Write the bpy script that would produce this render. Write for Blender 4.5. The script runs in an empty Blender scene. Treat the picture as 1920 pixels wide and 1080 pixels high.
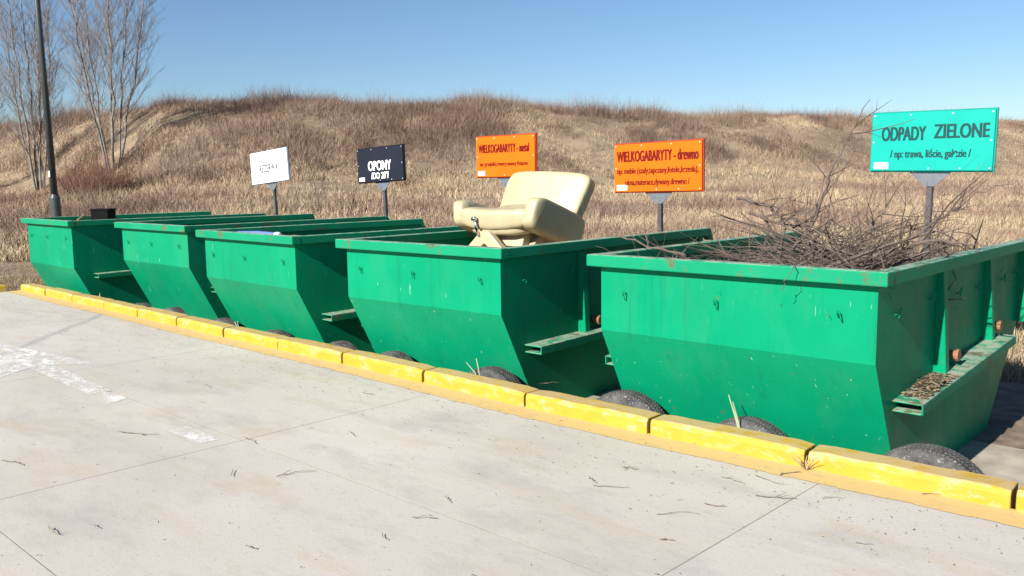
import bpy, bmesh, math, random
import numpy as np
from mathutils import Vector, Matrix, Quaternion
random.seed(7); rng=np.random.default_rng(11)
S=bpy.context.scene; COL=S.collection
R=math.radians
# ---------------------------------------------------------------- camera
FPX,YAW,PITCH,ROLL,CH=1657.14,-0.7581,0.1228,-0.0130,1.5332
def cam_axes():
    cy,sy,cp,sp=math.cos(YAW),math.sin(YAW),math.cos(PITCH),math.sin(PITCH)
    F=Vector((sy*cp,cy*cp,-sp)); R0=Vector((cy,-sy,0)); U0=R0.cross(F)
    return F, math.cos(ROLL)*R0+math.sin(ROLL)*U0, -math.sin(ROLL)*R0+math.cos(ROLL)*U0
CF,CR,CU=cam_axes()
cd=bpy.data.cameras.new('camera'); cam=bpy.data.objects.new('camera',cd); COL.objects.link(cam)
m=Matrix.Identity(4)
for i in range(3): m[i][0]=CR[i]; m[i][1]=CU[i]; m[i][2]=-CF[i]
m[2][3]=CH; cam.matrix_world=m
cd.sensor_width=36; cd.lens=36*FPX/1920; cd.clip_end=6000; S.camera=cam
S.render.resolution_x=1024; S.render.resolution_y=576
# ---------------------------------------------------------------- world, sun, exposure
SUN_EL=R(30); SUN_AZX=-0.048          # light travels almost exactly along +Y, just grazing the skip sides
w=bpy.data.worlds.new('World'); S.world=w; w.use_nodes=True
nt=w.node_tree; bg=nt.nodes['Background']; sky=nt.nodes.new('ShaderNodeTexSky')
sky.sky_type='NISHITA'; sky.sun_disc=False; sky.sun_elevation=SUN_EL; sky.sun_rotation=R(180)
sky.air_density=1.0; sky.dust_density=0.15; sky.ozone_density=5.5
nt.links.new(sky.outputs[0],bg.inputs[0]); bg.inputs[1].default_value=0.057
sl=bpy.data.lights.new('sun','SUN'); sl.energy=5.0; sl.angle=R(0.53); sl.color=(1,.955,.88)
so=bpy.data.objects.new('sun',sl); COL.objects.link(so)
so.rotation_euler=Vector((SUN_AZX,math.cos(SUN_EL),-math.sin(SUN_EL))).to_track_quat('-Z','Y').to_euler()
so.location=(0,-20,15)
S.view_settings.view_transform='Standard'; S.view_settings.look='None'; S.view_settings.gamma=1
S.view_settings.exposure=1.08
# ---------------------------------------------------------------- pixel -> place
def ray(u,v):
    return CF*FPX+CR*(u-960)-CU*(v-540)
def onZ(u,v,z=0.0):
    d=ray(u,v); t=(z-CH)/d.z; return Vector((0,0,CH))+d*t
def onY(u,v,Y):
    d=ray(u,v); t=Y/d.y; return Vector((0,0,CH))+d*t
# ---------------------------------------------------------------- helpers
def tag(o,label=None,cat=None,group=None,kind=None):
    if label: o['label']=label
    if cat: o['category']=cat
    if group: o['group']=group
    if kind: o['kind']=kind
    return o
def link(o,parent=None):
    COL.objects.link(o)
    if parent is not None: o.parent=parent
    return o
def empty(name,loc,rz=0):
    o=bpy.data.objects.new(name,None); o.location=loc; o.rotation_euler=(0,0,rz); o.empty_display_size=.1
    return link(o)
class MB:
    def __init__(s): s.v=[]; s.f=[]
    def add(s,vs,fs):
        b=len(s.v); s.v+= [tuple(v) for v in vs]; s.f+=[tuple(i+b for i in f) for f in fs]
    def box(s,x0,x1,y0,y1,z0,z1):
        s.add([(x0,y0,z0),(x1,y0,z0),(x1,y1,z0),(x0,y1,z0),(x0,y0,z1),(x1,y0,z1),(x1,y1,z1),(x0,y1,z1)],
              [(0,3,2,1),(4,5,6,7),(0,1,5,4),(1,2,6,5),(2,3,7,6),(3,0,4,7)])
    def prism(s,poly,axis,a,b):
        # poly of 2D pts; axis 'x': pts are (y,z) ; 'y': (x,z) ; 'z': (x,y)
        n=len(poly)
        def P(p,t): return {'x':(t,p[0],p[1]),'y':(p[0],t,p[1]),'z':(p[0],p[1],t)}[axis]
        vs=[P(p,a) for p in poly]+[P(p,b) for p in poly]
        s.add(vs,[tuple(range(n)),tuple(range(2*n-1,n-1,-1))]+[((i+1)%n,i,n+i,n+(i+1)%n) for i in range(n)])
    def tube(s,pts,rad,n=6,cap=True):
        pts=[Vector(p) for p in pts]; k=len(pts)
        if not hasattr(rad,'__len__'): rad=[rad]*k
        vs=[];fs=[]
        up=Vector((0,0,1))
        t0=(pts[1]-pts[0]).normalized()
        a=t0.cross(up)
        if a.length<1e-3: a=t0.cross(Vector((1,0,0)))
        a.normalize()
        for i in range(k):
            t=(pts[min(i+1,k-1)]-pts[max(i-1,0)])
            if t.length<1e-9: t=t0.copy()
            t.normalize()
            a=a-t*a.dot(t)
            if a.length<1e-6: a=t.cross(Vector((.3,.5,.8)))
            a.normalize(); b=t.cross(a)
            for j in range(n):
                q=2*math.pi*j/n; vs.append(pts[i]+(a*math.cos(q)+b*math.sin(q))*rad[i])
        for i in range(k-1):
            for j in range(n):
                fs.append((i*n+j,i*n+(j+1)%n,(i+1)*n+(j+1)%n,(i+1)*n+j))
        if cap: fs+= [tuple(range(n-1,-1,-1)), tuple(range((k-1)*n,k*n))]
        s.add(vs,fs)
    def build(s,name,mat,parent=None,smooth=False,fix=True):
        me=bpy.data.meshes.new(name); me.from_pydata(s.v,[],s.f); me.update()
        if fix:
            bm=bmesh.new(); bm.from_mesh(me); bmesh.ops.recalc_face_normals(bm,faces=bm.faces); bm.to_mesh(me); bm.free()
        if mat: me.materials.append(mat)
        if smooth: me.polygons.foreach_set('use_smooth',[True]*len(me.polygons))
        return link(bpy.data.objects.new(name,me),parent)
def bevel(o,w=.004,seg=2,ang=35):
    b=o.modifiers.new('bevel','BEVEL'); b.width=w; b.segments=seg; b.limit_method='ANGLE'; b.angle_limit=R(ang); return o
def big_mesh(name,verts,tris,cols,mat):
    me=bpy.data.meshes.new(name); nv=len(verts); nf=len(tris)
    me.vertices.add(nv); me.vertices.foreach_set('co',np.asarray(verts,np.float32).ravel())
    me.loops.add(nf*3); me.loops.foreach_set('vertex_index',np.asarray(tris,np.int32).ravel())
    me.polygons.add(nf); me.polygons.foreach_set('loop_start',np.arange(0,nf*3,3,dtype=np.int32))
    if cols is not None:
        ca=me.color_attributes.new('Col','FLOAT_COLOR','POINT')
        c=np.ones((nv,4),np.float32); c[:,:3]=cols; ca.data.foreach_set('color',c.ravel())
    me.update(calc_edges=True); me.materials.append(mat)
    return link(bpy.data.objects.new(name,me))
# numpy value noise
_perm=rng.random((256,256))
def vnoise(x,y):
    xi=np.floor(x).astype(int); yi=np.floor(y).astype(int); fx=x-xi; fy=y-yi
    fx=fx*fx*(3-2*fx); fy=fy*fy*(3-2*fy)
    g=lambda a,b:_perm[a%256,b%256]
    return (g(xi,yi)*(1-fx)+g(xi+1,yi)*fx)*(1-fy)+(g(xi,yi+1)*(1-fx)+g(xi+1,yi+1)*fx)*fy
def fbm(x,y,o=4):
    s=0;a=.5;t=0
    for i in range(o): s=s+a*vnoise(x*2**i+17*i,y*2**i+9*i); t+=a; a*=.5
    return s/t
# ---------------------------------------------------------------- materials
class MT:
    def __init__(s,name):
        s.m=bpy.data.materials.new(name); s.m.use_nodes=True; s.t=s.m.node_tree; s.b=s.t.nodes['Principled BSDF']
    def n(s,t,**k):
        x=s.t.nodes.new(t)
        for a,b in k.items(): setattr(x,a,b)
        return x
    def l(s,a,b): s.t.links.new(a,b)
    def coord(s,kind='Object',rand=True):
        tc=s.n('ShaderNodeTexCoord'); o=tc.outputs[kind]
        if rand:
            oi=s.n('ShaderNodeObjectInfo'); mu=s.n('ShaderNodeMath',operation='MULTIPLY'); mu.inputs[1].default_value=37.
            s.l(oi.outputs['Random'],mu.inputs[0]); ad=s.n('ShaderNodeVectorMath',operation='ADD')
            s.l(o,ad.inputs[0]); s.l(mu.outputs[0],ad.inputs[1]); o=ad.outputs[0]
        return o
    def noise(s,co,scale,detail=5,rough=.6,stretch=None):
        if stretch:
            mp=s.n('ShaderNodeMapping'); mp.inputs['Scale'].default_value=stretch; s.l(co,mp.inputs[0]); co=mp.outputs[0]
        x=s.n('ShaderNodeTexNoise'); x.inputs['Scale'].default_value=scale; x.inputs['Detail'].default_value=detail; x.inputs['Roughness'].default_value=rough
        s.l(co,x.inputs['Vector']); return x.outputs['Fac']
    def ramp(s,f,a,b,c0=0.,c1=1.):
        x=s.n('ShaderNodeMapRange'); x.inputs['From Min'].default_value=a; x.inputs['From Max'].default_value=b
        x.inputs['To Min'].default_value=c0; x.inputs['To Max'].default_value=c1; s.l(f,x.inputs['Value']); return x.outputs[0]
    def mix(s,f,a,b):
        x=s.n('ShaderNodeMix',data_type='RGBA')
        if hasattr(f,'is_linked') or hasattr(f,'node'): s.l(f,x.inputs[0])
        else: x.inputs[0].default_value=f
        for i,c in ((6,a),(7,b)):
            if hasattr(c,'node'): s.l(c,x.inputs[i])
            else: x.inputs[i].default_value=(*c,1)
        return x.outputs[2]
    def mul(s,a,b):
        x=s.n('ShaderNodeMath',operation='MULTIPLY')
        for i,c in enumerate((a,b)):
            if hasattr(c,'node'): s.l(c,x.inputs[i])
            else: x.inputs[i].default_value=c
        return x.outputs[0]
    def out(s,col,rough=.6,bump=None,bs=.3,bd=.01,spec=.5,metal=0):
        if hasattr(col,'node'): s.l(col,s.b.inputs['Base Color'])
        else: s.b.inputs['Base Color'].default_value=(*col,1)
        if hasattr(rough,'node'): s.l(rough,s.b.inputs['Roughness'])
        else: s.b.inputs['Roughness'].default_value=rough
        s.b.inputs['Specular IOR Level'].default_value=spec; s.b.inputs['Metallic'].default_value=metal
        if bump is not None:
            x=s.n('ShaderNodeBump'); x.inputs['Strength'].default_value=bs; x.inputs['Distance'].default_value=bd
            s.l(bump,x.inputs['Height']); s.l(x.outputs[0],s.b.inputs['Normal'])
        return s.m
def simple(name,c,rough=.6,var=.25,scale=8,bs=.2,spec=.5,metal=0,kind='Object'):
    k=MT(name); co=k.coord(kind); f=k.noise(co,scale)
    d=tuple(x*(1-var) for x in c); e=tuple(min(1,x*(1+var)) for x in c)
    return k.out(k.mix(k.ramp(f,.3,.7),d,e),rough,k.noise(co,scale*6),bs,.004,spec,metal)
def green_paint():
    k=MT('green_paint'); co=k.coord()
    base=k.mix(k.ramp(k.noise(co,1.3),.3,.7),(.0006,.175,.088),(.0015,.222,.108))
    oi=k.n('ShaderNodeObjectInfo'); base=k.mix(k.ramp(oi.outputs['Random'],0,1,0,.35),base,(.004,.20,.085))
    stk=k.ramp(k.noise(co,12,5,.65,(1,1,.045)),.56,.72,0,.35); base=k.mix(stk,base,(.006,.09,.045))
    fad=k.ramp(k.noise(co,1.7,6,.7),.52,.72,0,.3); base=k.mix(fad,base,(.008,.23,.125))
    # pale scrapes
    scr=k.ramp(k.noise(co,9,6,.7,(1,1,.22)),.66,.72)
    base=k.mix(k.mul(scr,.28),base,(.30,.46,.38))
    scr2=k.ramp(k.noise(co,42,3,.6,(1,1,.12)),.705,.73)
    base=k.mix(k.mul(scr2,.4),base,(.45,.55,.48))
    # chips down to rust
    rs=k.ramp(k.noise(co,11,8,.74),.655,.675)
    base=k.mix(k.mul(rs,.65),base,(.10,.07,.04))
    # dust film in broad patches
    du=k.ramp(k.noise(co,2.6,5,.7,(1,1,.3)),.5,.8,0,.05)
    base=k.mix(du,base,(.30,.27,.2))
    ro=k.ramp(k.noise(co,5,4),.3,.7,.30,.46)
    return k.out(base,ro,k.noise(co,2.4,4),.10,.014,.07)
def rim_paint():
    k=MT('worn_green_rim'); co=k.coord()
    base=k.mix(k.ramp(k.noise(co,2),.3,.7),(.003,.185,.09),(.008,.225,.11))
    g=k.n('ShaderNodeNewGeometry'); sp=k.n('ShaderNodeSeparateXYZ'); k.l(g.outputs['Normal'],sp.inputs[0])
    top=k.ramp(sp.outputs[2],.5,.9)
    wear=k.ramp(k.noise(co,13,7,.7),.40,.52)
    base=k.mix(k.mul(k.mul(top,wear),.75),base,(.33,.33,.27))
    rs=k.ramp(k.noise(co,5,8,.75),.56,.62)
    base=k.mix(k.mul(rs,.75),base,(.12,.06,.035))
    return k.out(base,.45,k.noise(co,9,4),.2,.006,.1)
GREEN=green_paint(); RIM=rim_paint()
DRYT=simple('dry_twig_bark',(.17,.13,.095),.85,.4,30)
RUST=simple('rusty_steel',(.2,.095,.045),.75,.4,20)
DARKM=simple('dark_post_steel',(.055,.052,.055),.55,.3,12)
GUSSET=simple('grey_gusset_steel',(.11,.12,.14),.5,.2,12)
def concrete():
    k=MT('light_concrete'); co=k.coord('Object',False)
    oi=k.n('ShaderNodeObjectInfo')
    b=k.mix(k.ramp(k.noise(co,.55,5),.3,.7),(.385,.35,.302),(.485,.443,.388))
    b=k.mix(k.ramp(oi.outputs['Random'],0,1,0,.5),b,(.44,.41,.38))
    b=k.mix(k.ramp(k.noise(co,2.3,6,.7,(.45,1,1)),.50,.68,0,.6),b,(.30,.285,.255))
    b=k.mix(k.ramp(k.noise(co,3.1,5,.65,(.35,1.2,1)),.54,.70,0,.6),b,(.40,.32,.235))
    b=k.mix(k.ramp(k.noise(co,.8,6,.7,(.5,1,1)),.56,.70,0,.4),b,(.27,.265,.24))
    b=k.mix(k.ramp(k.noise(co,22,5,.75),.58,.68,0,.4),b,(.30,.265,.225))
    b=k.mix(k.ramp(k.noise(co,60,3,.7),.60,.70,0,.6),b,(.22,.19,.16))
    b=k.mix(k.ramp(k.noise(co,95,2,.6),.66,.74,0,.6),b,(.62,.6,.57))
    # dark seam running obliquely (a filled crack)
    sp=k.n('ShaderNodeSeparateXYZ'); k.l(co,sp.inputs[0])
    ma=k.n('ShaderNodeMath',operation='MULTIPLY_ADD'); k.l(sp.outputs[0],ma.inputs[0]); ma.inputs[1].default_value=.667; ma.inputs[2].default_value=3.99
    mb=k.n('ShaderNodeMath',operation='MULTIPLY_ADD'); k.l(sp.outputs[1],mb.inputs[0]); mb.inputs[1].default_value=.745; k.l(ma.outputs[0],mb.inputs[2])
    wob=k.ramp(k.noise(co,3),.2,.8,-.05,.05); ad=k.n('ShaderNodeMath',operation='ADD'); k.l(mb.outputs[0],ad.inputs[0]); k.l(wob,ad.inputs[1])
    ab=k.n('ShaderNodeMath',operation='ABSOLUTE'); k.l(ad.outputs[0],ab.inputs[0])
    far=k.ramp(sp.outputs[0],-8.6,-8.9)
    b=k.mix(k.mul(k.ramp(ab.outputs[0],.07,.02),k.mul(far,.45)),b,(.2,.2,.2))
    h=k.noise(co,70,6,.7)
    return k.out(b,.88,h,.35,.004,.3)
CONC=concrete()
FILL=simple('joint_filler',(.2,.17,.135),.95,.35,9)
PADC=simple('dirty_concrete',(.31,.265,.215),.9,.4,3,kind='Object')
def yellow(name,wear0,wear1,pale=0):
    k=MT(name); co=k.coord()
    y=k.mix(k.ramp(k.noise(co,6),.3,.7),(.38,.235,.014),(.42,.275,.03))
    if pale: y=k.mix(pale,y,(.62,.44,.23))
    g=k.n('ShaderNodeNewGeometry'); sp=k.n('ShaderNodeSeparateXYZ'); k.l(g.outputs['Normal'],sp.inputs[0])
    top=k.ramp(sp.outputs[2],.3,.9,wear0,wear1)
    ns=k.noise(co,16,8,.72,(.5,1,1)); a=k.n('ShaderNodeMath',operation='ADD'); k.l(ns,a.inputs[0]); k.l(top,a.inputs[1])
    f=k.ramp(a.outputs[0],.60,.70)
    y=k.mix(k.mul(f,.75),y,(.40,.30,.17))
    y=k.mix(k.ramp(k.noise(co,55,4,.7),.64,.72,0,.6),y,(.25,.17,.07))
    return k.out(y,.7,k.noise(co,40,6,.7),.4,.004,.35)
YKERB=yellow('yellow_kerb_paint',.075,.2); YSTRIP=yellow('worn_yellow_paint',.07,.07,.62)
def worn_white():
    k=MT('worn_white_marking'); co=k.coord('Object',False)
    k.out((.78,.76,.74),.8,None)
    f=k.ramp(k.noise(co,7,8,.75,(.6,1.3,1)),.44,.60,.08,.78)
    tr=k.n('ShaderNodeBsdfTransparent'); mx=k.n('ShaderNodeMixShader'); k.l(f,mx.inputs[0]); k.l(k.b.outputs[0],mx.inputs[2]); k.l(tr.outputs[0],mx.inputs[1])
    k.l(mx.outputs[0],k.t.nodes['Material Output'].inputs[0]); 
    mm=k.ramp(f,0,1,.75,.0); return k.m
WMARK=worn_white()
def tyre_mat():
    k=MT('dusty_rubber'); co=k.coord()
    b=k.mix(k.ramp(k.noise(co,10,6,.7),.35,.65),(.03,.03,.031),(.10,.098,.095))
    b=k.mix(k.ramp(k.noise(co,60,3),.62,.7,0,.7),b,(.33,.31,.28))
    return k.out(b,.85,k.noise(co,50,4),.4,.004,.3)
TYRE=tyre_mat()
def veg_mat(name,rough=.85):
    k=MT(name); a=k.n('ShaderNodeAttribute',attribute_name='Col'); 
    return k.out(a.outputs['Color'],rough,None,spec=.15)
GRASSM=veg_mat('dry_grass_blades')
BARK=simple('twig_bark',(.095,.07,.055),.85,.4,30)
BARK2=simple('tree_bark',(.16,.14,.12),.85,.4,6)
TWIGM=simple('tree_twigs',(.19,.16,.145),.85,.3,4)
REDT=simple('red_brown_stems',(.17,.075,.05),.8,.3,4)
def ground_mat():
    k=MT('dry_grass_ground'); co=k.coord('Object',False)
    b=k.mix(k.ramp(k.noise(co,.16,6),.35,.65),(.20,.145,.10),(.31,.235,.155))
    b=k.mix(k.ramp(k.noise(co,.9,7,.7),.45,.65,0,.7),b,(.12,.085,.06))
    b=k.mix(k.ramp(k.noise(co,.5,5),.60,.72,0,.45),b,(.13,.135,.055))
    return k.out(b,.95,k.noise(co,6,8,.75),.8,.08,.2)
GROUND=ground_mat()
SOIL=simple('litter_soil',(.15,.11,.078),.95,.5,9,.6)
# ---------------------------------------------------------------- terrain
AZT=[(-180,0),(-120,90),(-85,110),(-73,92),(-69,77),(-64.6,64),(-57,60.5),(-42,66),(-25.5,82),(-14,104),(0,140),(25,190),(180,0)]
_az=np.array([a for a,b in AZT[1:-1]]); _r1=np.array([b for a,b in AZT[1:-1]])
HILLH=6.85
def terrain(x,y):
    x=np.asarray(x,float); y=np.asarray(y,float)
    r=np.hypot(x,y); az=np.degrees(np.arctan2(x,y)); r1=np.interp(az,_az,_r1); r0=.45*r1
    s1=np.clip((r-.30*r1)/(.42*r1),0,1); s2=np.clip((r-.69*r1)/(.31*r1),0,1); s2=s2*s2*(3-2*s2)*.75+.25*s2; s=.21*s1+.79*s2
    edge=np.clip((az+125)/20,0,1)*np.clip((40-az)/20,0,1)
    n=(fbm(x*.09,y*.09)-.5)*.6*s+(fbm(x*.35+5,y*.35)-.5)*.55*np.clip(s*3,0,1)
    flat=(fbm(x*.3,y*.3)-.5)*.12*np.clip((r-9)/8,0,1)
    return -.27+edge*(HILLH*s+n)+flat
rings=np.concatenate([[0.01,4,7],np.arange(9,130,1.1),np.geomspace(135,4500,24)]); azs=np.radians(np.concatenate([np.arange(-180,-90,5),np.arange(-90,10,.55),np.arange(10,180,5)]))
AA,RR=np.meshgrid(azs,rings); X=RR*np.sin(AA); Y=RR*np.cos(AA); Z=terrain(X,Y)
na=len(azs); nr=len(rings); V=np.stack([X,Y,Z],-1).reshape(-1,3)
i,j=np.meshgrid(np.arange(nr-1),np.arange(na),indexing='ij'); j2=(j+1)%na
q=np.stack([i*na+j,i*na+j2,(i+1)*na+j2,(i+1)*na+j],-1).reshape(-1,4)
tri=np.concatenate([q[:,[0,2,1]],q[:,[0,3,2]]]); 
go=big_mesh('ground',V,tri,None,GROUND); tag(go,kind='structure')
go.data.polygons.foreach_set('use_smooth',[True]*len(go.data.polygons))
# ---------------------------------------------------------------- pavement of slabs
XL=-14.25
b=MB(); b.box(XL,30,-25,4.30,-.45,-.0009); pav=tag(b.build('pavement',FILL),kind='structure')
ys=[4.30,2.62,1.17,-.3,-1.8,-3.3,-4.8]; xs=[XL,-13.4,-10.5,-7.6,-4.72,-1.83,1.1,4.0,6.9]
for a in range(len(ys)-1):
    for c in range(len(xs)-1):
        b=MB(); g=.003; b.box(xs[c]+g,xs[c+1]-g,ys[a+1]+g,ys[a]-g,-.10,0)
        o=b.build('concrete_slab',CONC,pav)
for rect in ((-40+25,30,-25,-4.81),(6.91,30,-4.8,4.30)):
    b=MB(); b.box(max(rect[0],XL),rect[1],rect[2],rect[3],-.10,-.002); b.build('concrete_slab',CONC,pav)
b=MB(); b.box(-13.9,12,4.475,6.25,-.5,-.235); tag(b.build('concrete_pad',PADC),kind='structure')
b=MB()
sv=[];sf=[]
nx,ny=90,24
for iy in range(ny+1):
    for ix in range(nx+1):
        x=-14.2+ix*(26.2/nx); y=6.25+iy*(2.5/ny); e=min(1,(ny-iy)/6)
        sv.append((x,y+random.uniform(-.04,.04)*(iy>0),-.238+random.uniform(-.012,.02)*(iy>0)-(1-e)*.12))
for iy in range(ny):
    for ix in range(nx): q0=iy*(nx+1)+ix; sf.append((q0,q0+1,q0+nx+2,q0+nx+1))
b.add(sv,sf); tag(b.build('soil',SOIL,smooth=True,fix=False),kind='structure')
# ---------------------------------------------------------------- kerb
J=[(1902,955),(1510,878),(1212,817),(977,766),(790,719),(641,683),(520,656),(418,633),(333,612),(262,594),(199,579)]
kp=[onZ(u,v) for u,v in J]
kp=[Vector((p.x,4.33+(p.y-4.33)*.6,0)) for p in kp]
d0=Vector((1.0,.03,0)); kp=[kp[0]+d0*3,kp[0]+d0*2,kp[0]+d0]+kp
while kp[-1].x>-13.2: kp.append(Vector((kp[-1].x-1.0,4.37+.012*(len(kp)-13),0)))
kerb=tag(empty('kerb',(-6,4.35,0)),kind='structure')
def kerb_block(a,c):
    d=(a-c); L=d.length-.022; ang=math.atan2(d.y,d.x); h=.102+random.uniform(-.006,.006)
    me=bpy.data.meshes.new('kerb_block'); bm=bmesh.new()
    n=10; prof=[(0,-.3),(-.004,h-.03),(.007,h-.005),(.017,h),(.15,h+.002),(.158,h-.012),(.16,-.3)]
    rows=[]
    for i in range(n+1):
        t=i/n; x=-L/2+L*t
        row=[]
        for q,(y,z) in enumerate(prof):
            jz=random.uniform(-.0022,.0022) if 0<q<6 else 0; jy=random.uniform(-.003,.003) if q in (1,2,3) else 0
            cut=.012 if i in(0,n) and q in (1,2,3,4,5) else 0
            row.append(bm.verts.new((x,y+jy+(cut*.4 if q<3 else 0),z+jz-cut*(.6 if q in(2,3,4) else 0))))
        rows.append(row)
    for i in range(n):
        for q in range(len(prof)-1): bm.faces.new((rows[i][q],rows[i+1][q],rows[i+1][q+1],rows[i][q+1]))
    bm.faces.new(rows[0]); bm.faces.new(rows[-1][::-1])
    bmesh.ops.recalc_face_normals(bm,faces=bm.faces); bm.to_mesh(me); bm.free(); me.materials.append(YKERB)
    o=bpy.data.objects.new('kerb_block',me); link(o,kerb); mid=(a+c)/2
    o.location=mid-Vector(kerb.location)+Vector((0,random.uniform(-.006,.006),random.uniform(-.004,.004))); o.rotation_euler=(random.uniform(-.01,.01),random.uniform(-.004,.004),ang)
    bevel(o,.004,1,40)
for i in range(len(kp)-1): kerb_block(kp[i],kp[i+1])
kerb_block(Vector((-14.12,4.22,0)),Vector((-14.22,3.25,0)))
b=MB()
for i in range(len(kp)-1):
    a,c=kp[i],kp[i+1]; w0=.20+random.uniform(-.012,.012)
    n=8
    for t in range(n):
        p0=a.lerp(c,t/n); p1=a.lerp(c,(t+1)/n); j0=random.uniform(-.008,.008)
        b.add([(p0.x,p0.y-w0+j0,.004),(p0.x,p0.y+.02,.004),(p1.x,p1.y+.02,.004),(p1.x,p1.y-w0+j0,.004)],[(0,1,2,3)])
tag(b.build('painted_kerb_strip',YSTRIP),kind='structure')
# arrow marking
def sheet(pts,z=.0035):
    b=MB(); b.add([(p[0],p[1],z) for p in pts],[tuple(range(len(pts)))]); return b
arrow=tag(empty('road_arrow_marking',(-7.5,2.6,.002)),kind='structure')
def onpav(b,name):
    o=b.build(name,WMARK,arrow); o.matrix_parent_inverse=Matrix.Translation((7.5,-2.6,-.002)); return o
onpav(sheet([(-9.75,2.70),(-7.75,2.19),(-8.0,2.50),(-8.0,2.72),(-7.72,2.97)]),'arrow_head')
onpav(sheet([(-7.99,2.52),(-6.23,2.46),(-6.3,2.61),(-7.99,2.70)],.0037),'arrow_shaft')
onpav(sheet([(-5.37,2.42),(-4.85,2.40),(-4.83,2.545),(-5.25,2.54)]),'arrow_shaft')
# ---------------------------------------------------------------- skips
W=1.878; L=2.956; OH=.068; ZR=1.052; LIP=.075; GZ=-.236
def skip(X,Y,yaw,zf,label,zl0=.318,zl1=.345,rearfold=.5):
    t=empty('waste_skip',(X,Y,0),yaw); tag(t,label,'skip','green waste skips behind the kerb')
    yb=OH+.514*(zf-GZ); yrb=2.17; zt=ZR-.02; zrear=.70; x0,x1=OH,W-OH; yR=L-OH
    prof=[(OH,zt),(OH,zf),(yb,GZ),(yrb,GZ),(yR,rearfold),(yR+.02,zrear)]
    side=prof+[(L-.02,zt)]
    b=MB(); v=[(x0,)+p for p in prof]+[(x1,)+p for p in prof]+[(x0,L-.02,zt),(x1,L-.02,zt)]
    n=len(prof); f=[(i,i+1,n+i+1,n+i) for i in range(n-1)]
    f+=[tuple(list(range(n))+[2*n]), tuple([n+i for i in range(n)]+[2*n+1])[::-1]]
    b.add(v,f); sh=b.build('shell',GREEN,t); s=sh.modifiers.new('s','SOLIDIFY'); s.thickness=.007; s.offset=-1; bevel(sh,.006,2,20)
    b=MB(); b.box(0,W,0,.088,ZR-LIP,ZR); bevel(b.build('front_rim',RIM,t),.007,2)
    for a,c in ((.002,.086),(W-.086,W-.002)):
        b=MB(); b.prism([(.0885,ZR-LIP+.001),(.0885,ZR-.002),(L,ZR-.002),(L+.055,ZR-.12),(L+.03,ZR-.12),(L-.03,ZR-LIP+.001)],'x',a,c)
        bevel(b.build('side_rim',RIM,t),.006,2)
    b=MB(); b.box(x0-.03,x1+.03,yR-.012,yR+.06,zrear-.05,zrear+.02); bevel(b.build('rear_rim',RIM,t),.006,2)
    for sx,xw in ((-1,x0),(1,x1)):
        for yy in (.98,1.93,2.80):
            b=MB(); zb=zl0+(zl1-zl0)*min(1,(yy-.32)/1.82)-.004
            b.add([(xw,yy-.004,ZR-LIP),(xw+sx*.034,yy-.004,ZR-LIP),(xw+sx*.072,yy-.004,zb),(xw,yy-.004,zb),
                   (xw,yy+.06,ZR-LIP),(xw+sx*.034,yy+.06,ZR-LIP),(xw+sx*.072,yy+.06,zb),(xw,yy+.06,zb)],
                  [(0,1,2,3),(4,7,6,5),(1,5,6,2),(0,4,5,1),(3,2,6,7)])
            bevel(b.build('rib',GREEN,t),.004,1)
        # ledge: channel open at its end
        b=MB(); ya,yc=.32,2.14; w_=.16; th=.009; e=xw+sx*w_
        def bar(xa,xb,d0,d1,i):
            b.add([(x,y,z+dz) for dz in (d0,d1) for (x,y,z) in ((xa,ya+i,zl0),(xb,ya+i,zl0),(xb,yc-i,zl1),(xa,yc-i,zl1))],[(0,3,2,1),(4,5,6,7),(0,1,5,4),(1,2,6,5),(2,3,7,6),(3,0,4,7)])
        bar(min(xw,e),max(xw,e),-th,0,0); bar(min(e-sx*th,e),max(e-sx*th,e),-.06,-th,.002); bar(min(xw,e-sx*th),max(xw,e-sx*th),-.062,-.062+th,.004)
        bevel(b.build('side_ledge',RIM,t),.003,1)
        for yy in (1.16,2.06):
            tz=zl0+(zl1-zl0)*(yy-.32)/1.82+.07
            b=MB(); b.tube([(xw-sx*.01,yy,tz),(xw+sx*.07,yy,tz)],.028,12); tn=b.build('trunnion',RUST,t)
            b=MB(); b.tube([(xw+sx*.0702,yy,tz),(xw+sx*.088,yy,tz)],.037,12); b.build('collar',RUST,tn)
    HK=hook_mesh()
    for fx in (.26,.9,1.62):
        o=link(bpy.data.objects.new('hook',HK),t); o.scale=(.75,.75,.75); o.location=(fx,OH,.815); o.rotation_euler=(0,random.uniform(-.2,.2),0)
    for yy in (.32,.87,1.36,1.76,2.34,2.66):
        for sx,xw in ((-1,x0),(1,x1)):
            o=link(bpy.data.objects.new('hook',HK),t); o.scale=(.75,.75,.75); o.location=(xw,yy,.825+random.uniform(-.01,.02)); o.rotation_euler=(random.uniform(-.2,.2),0,sx*math.pi/2)
    return t
_hk=[]
def hook_mesh():
    if not _hk:
        b=MB(); b.tube([(-.012,.004,-.03),(-.012,-.022,-.016),(-.010,-.034,.012),(0,-.036,.026),(.010,-.034,.012),(.012,-.03,-.03),(.012,-.022,-.052)],.0055,6)
        o=b.build('hook',GREEN,smooth=True); _hk.append(o.data); bpy.data.objects.remove(o)
    return _hk[0]
SK=[skip(-14.326,4.545,-.014,.40,'green skip at the row end by the lamp post, black box at its rim'),
    skip(-11.479,4.733,.0037,.565,'empty green skip with the white tilted sign board behind it'),
    skip(-8.673,4.40,-.028,.565,'green skip with a blue tube lying along its front rim'),
    skip(-6.159,4.355,.0312,.565,'green skip with a discarded cream armchair sitting in it'),
    skip(-3.506,4.392,.0106,.565,'green skip heaped with cut branches in front of the green sign',.335,.45)]
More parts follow.
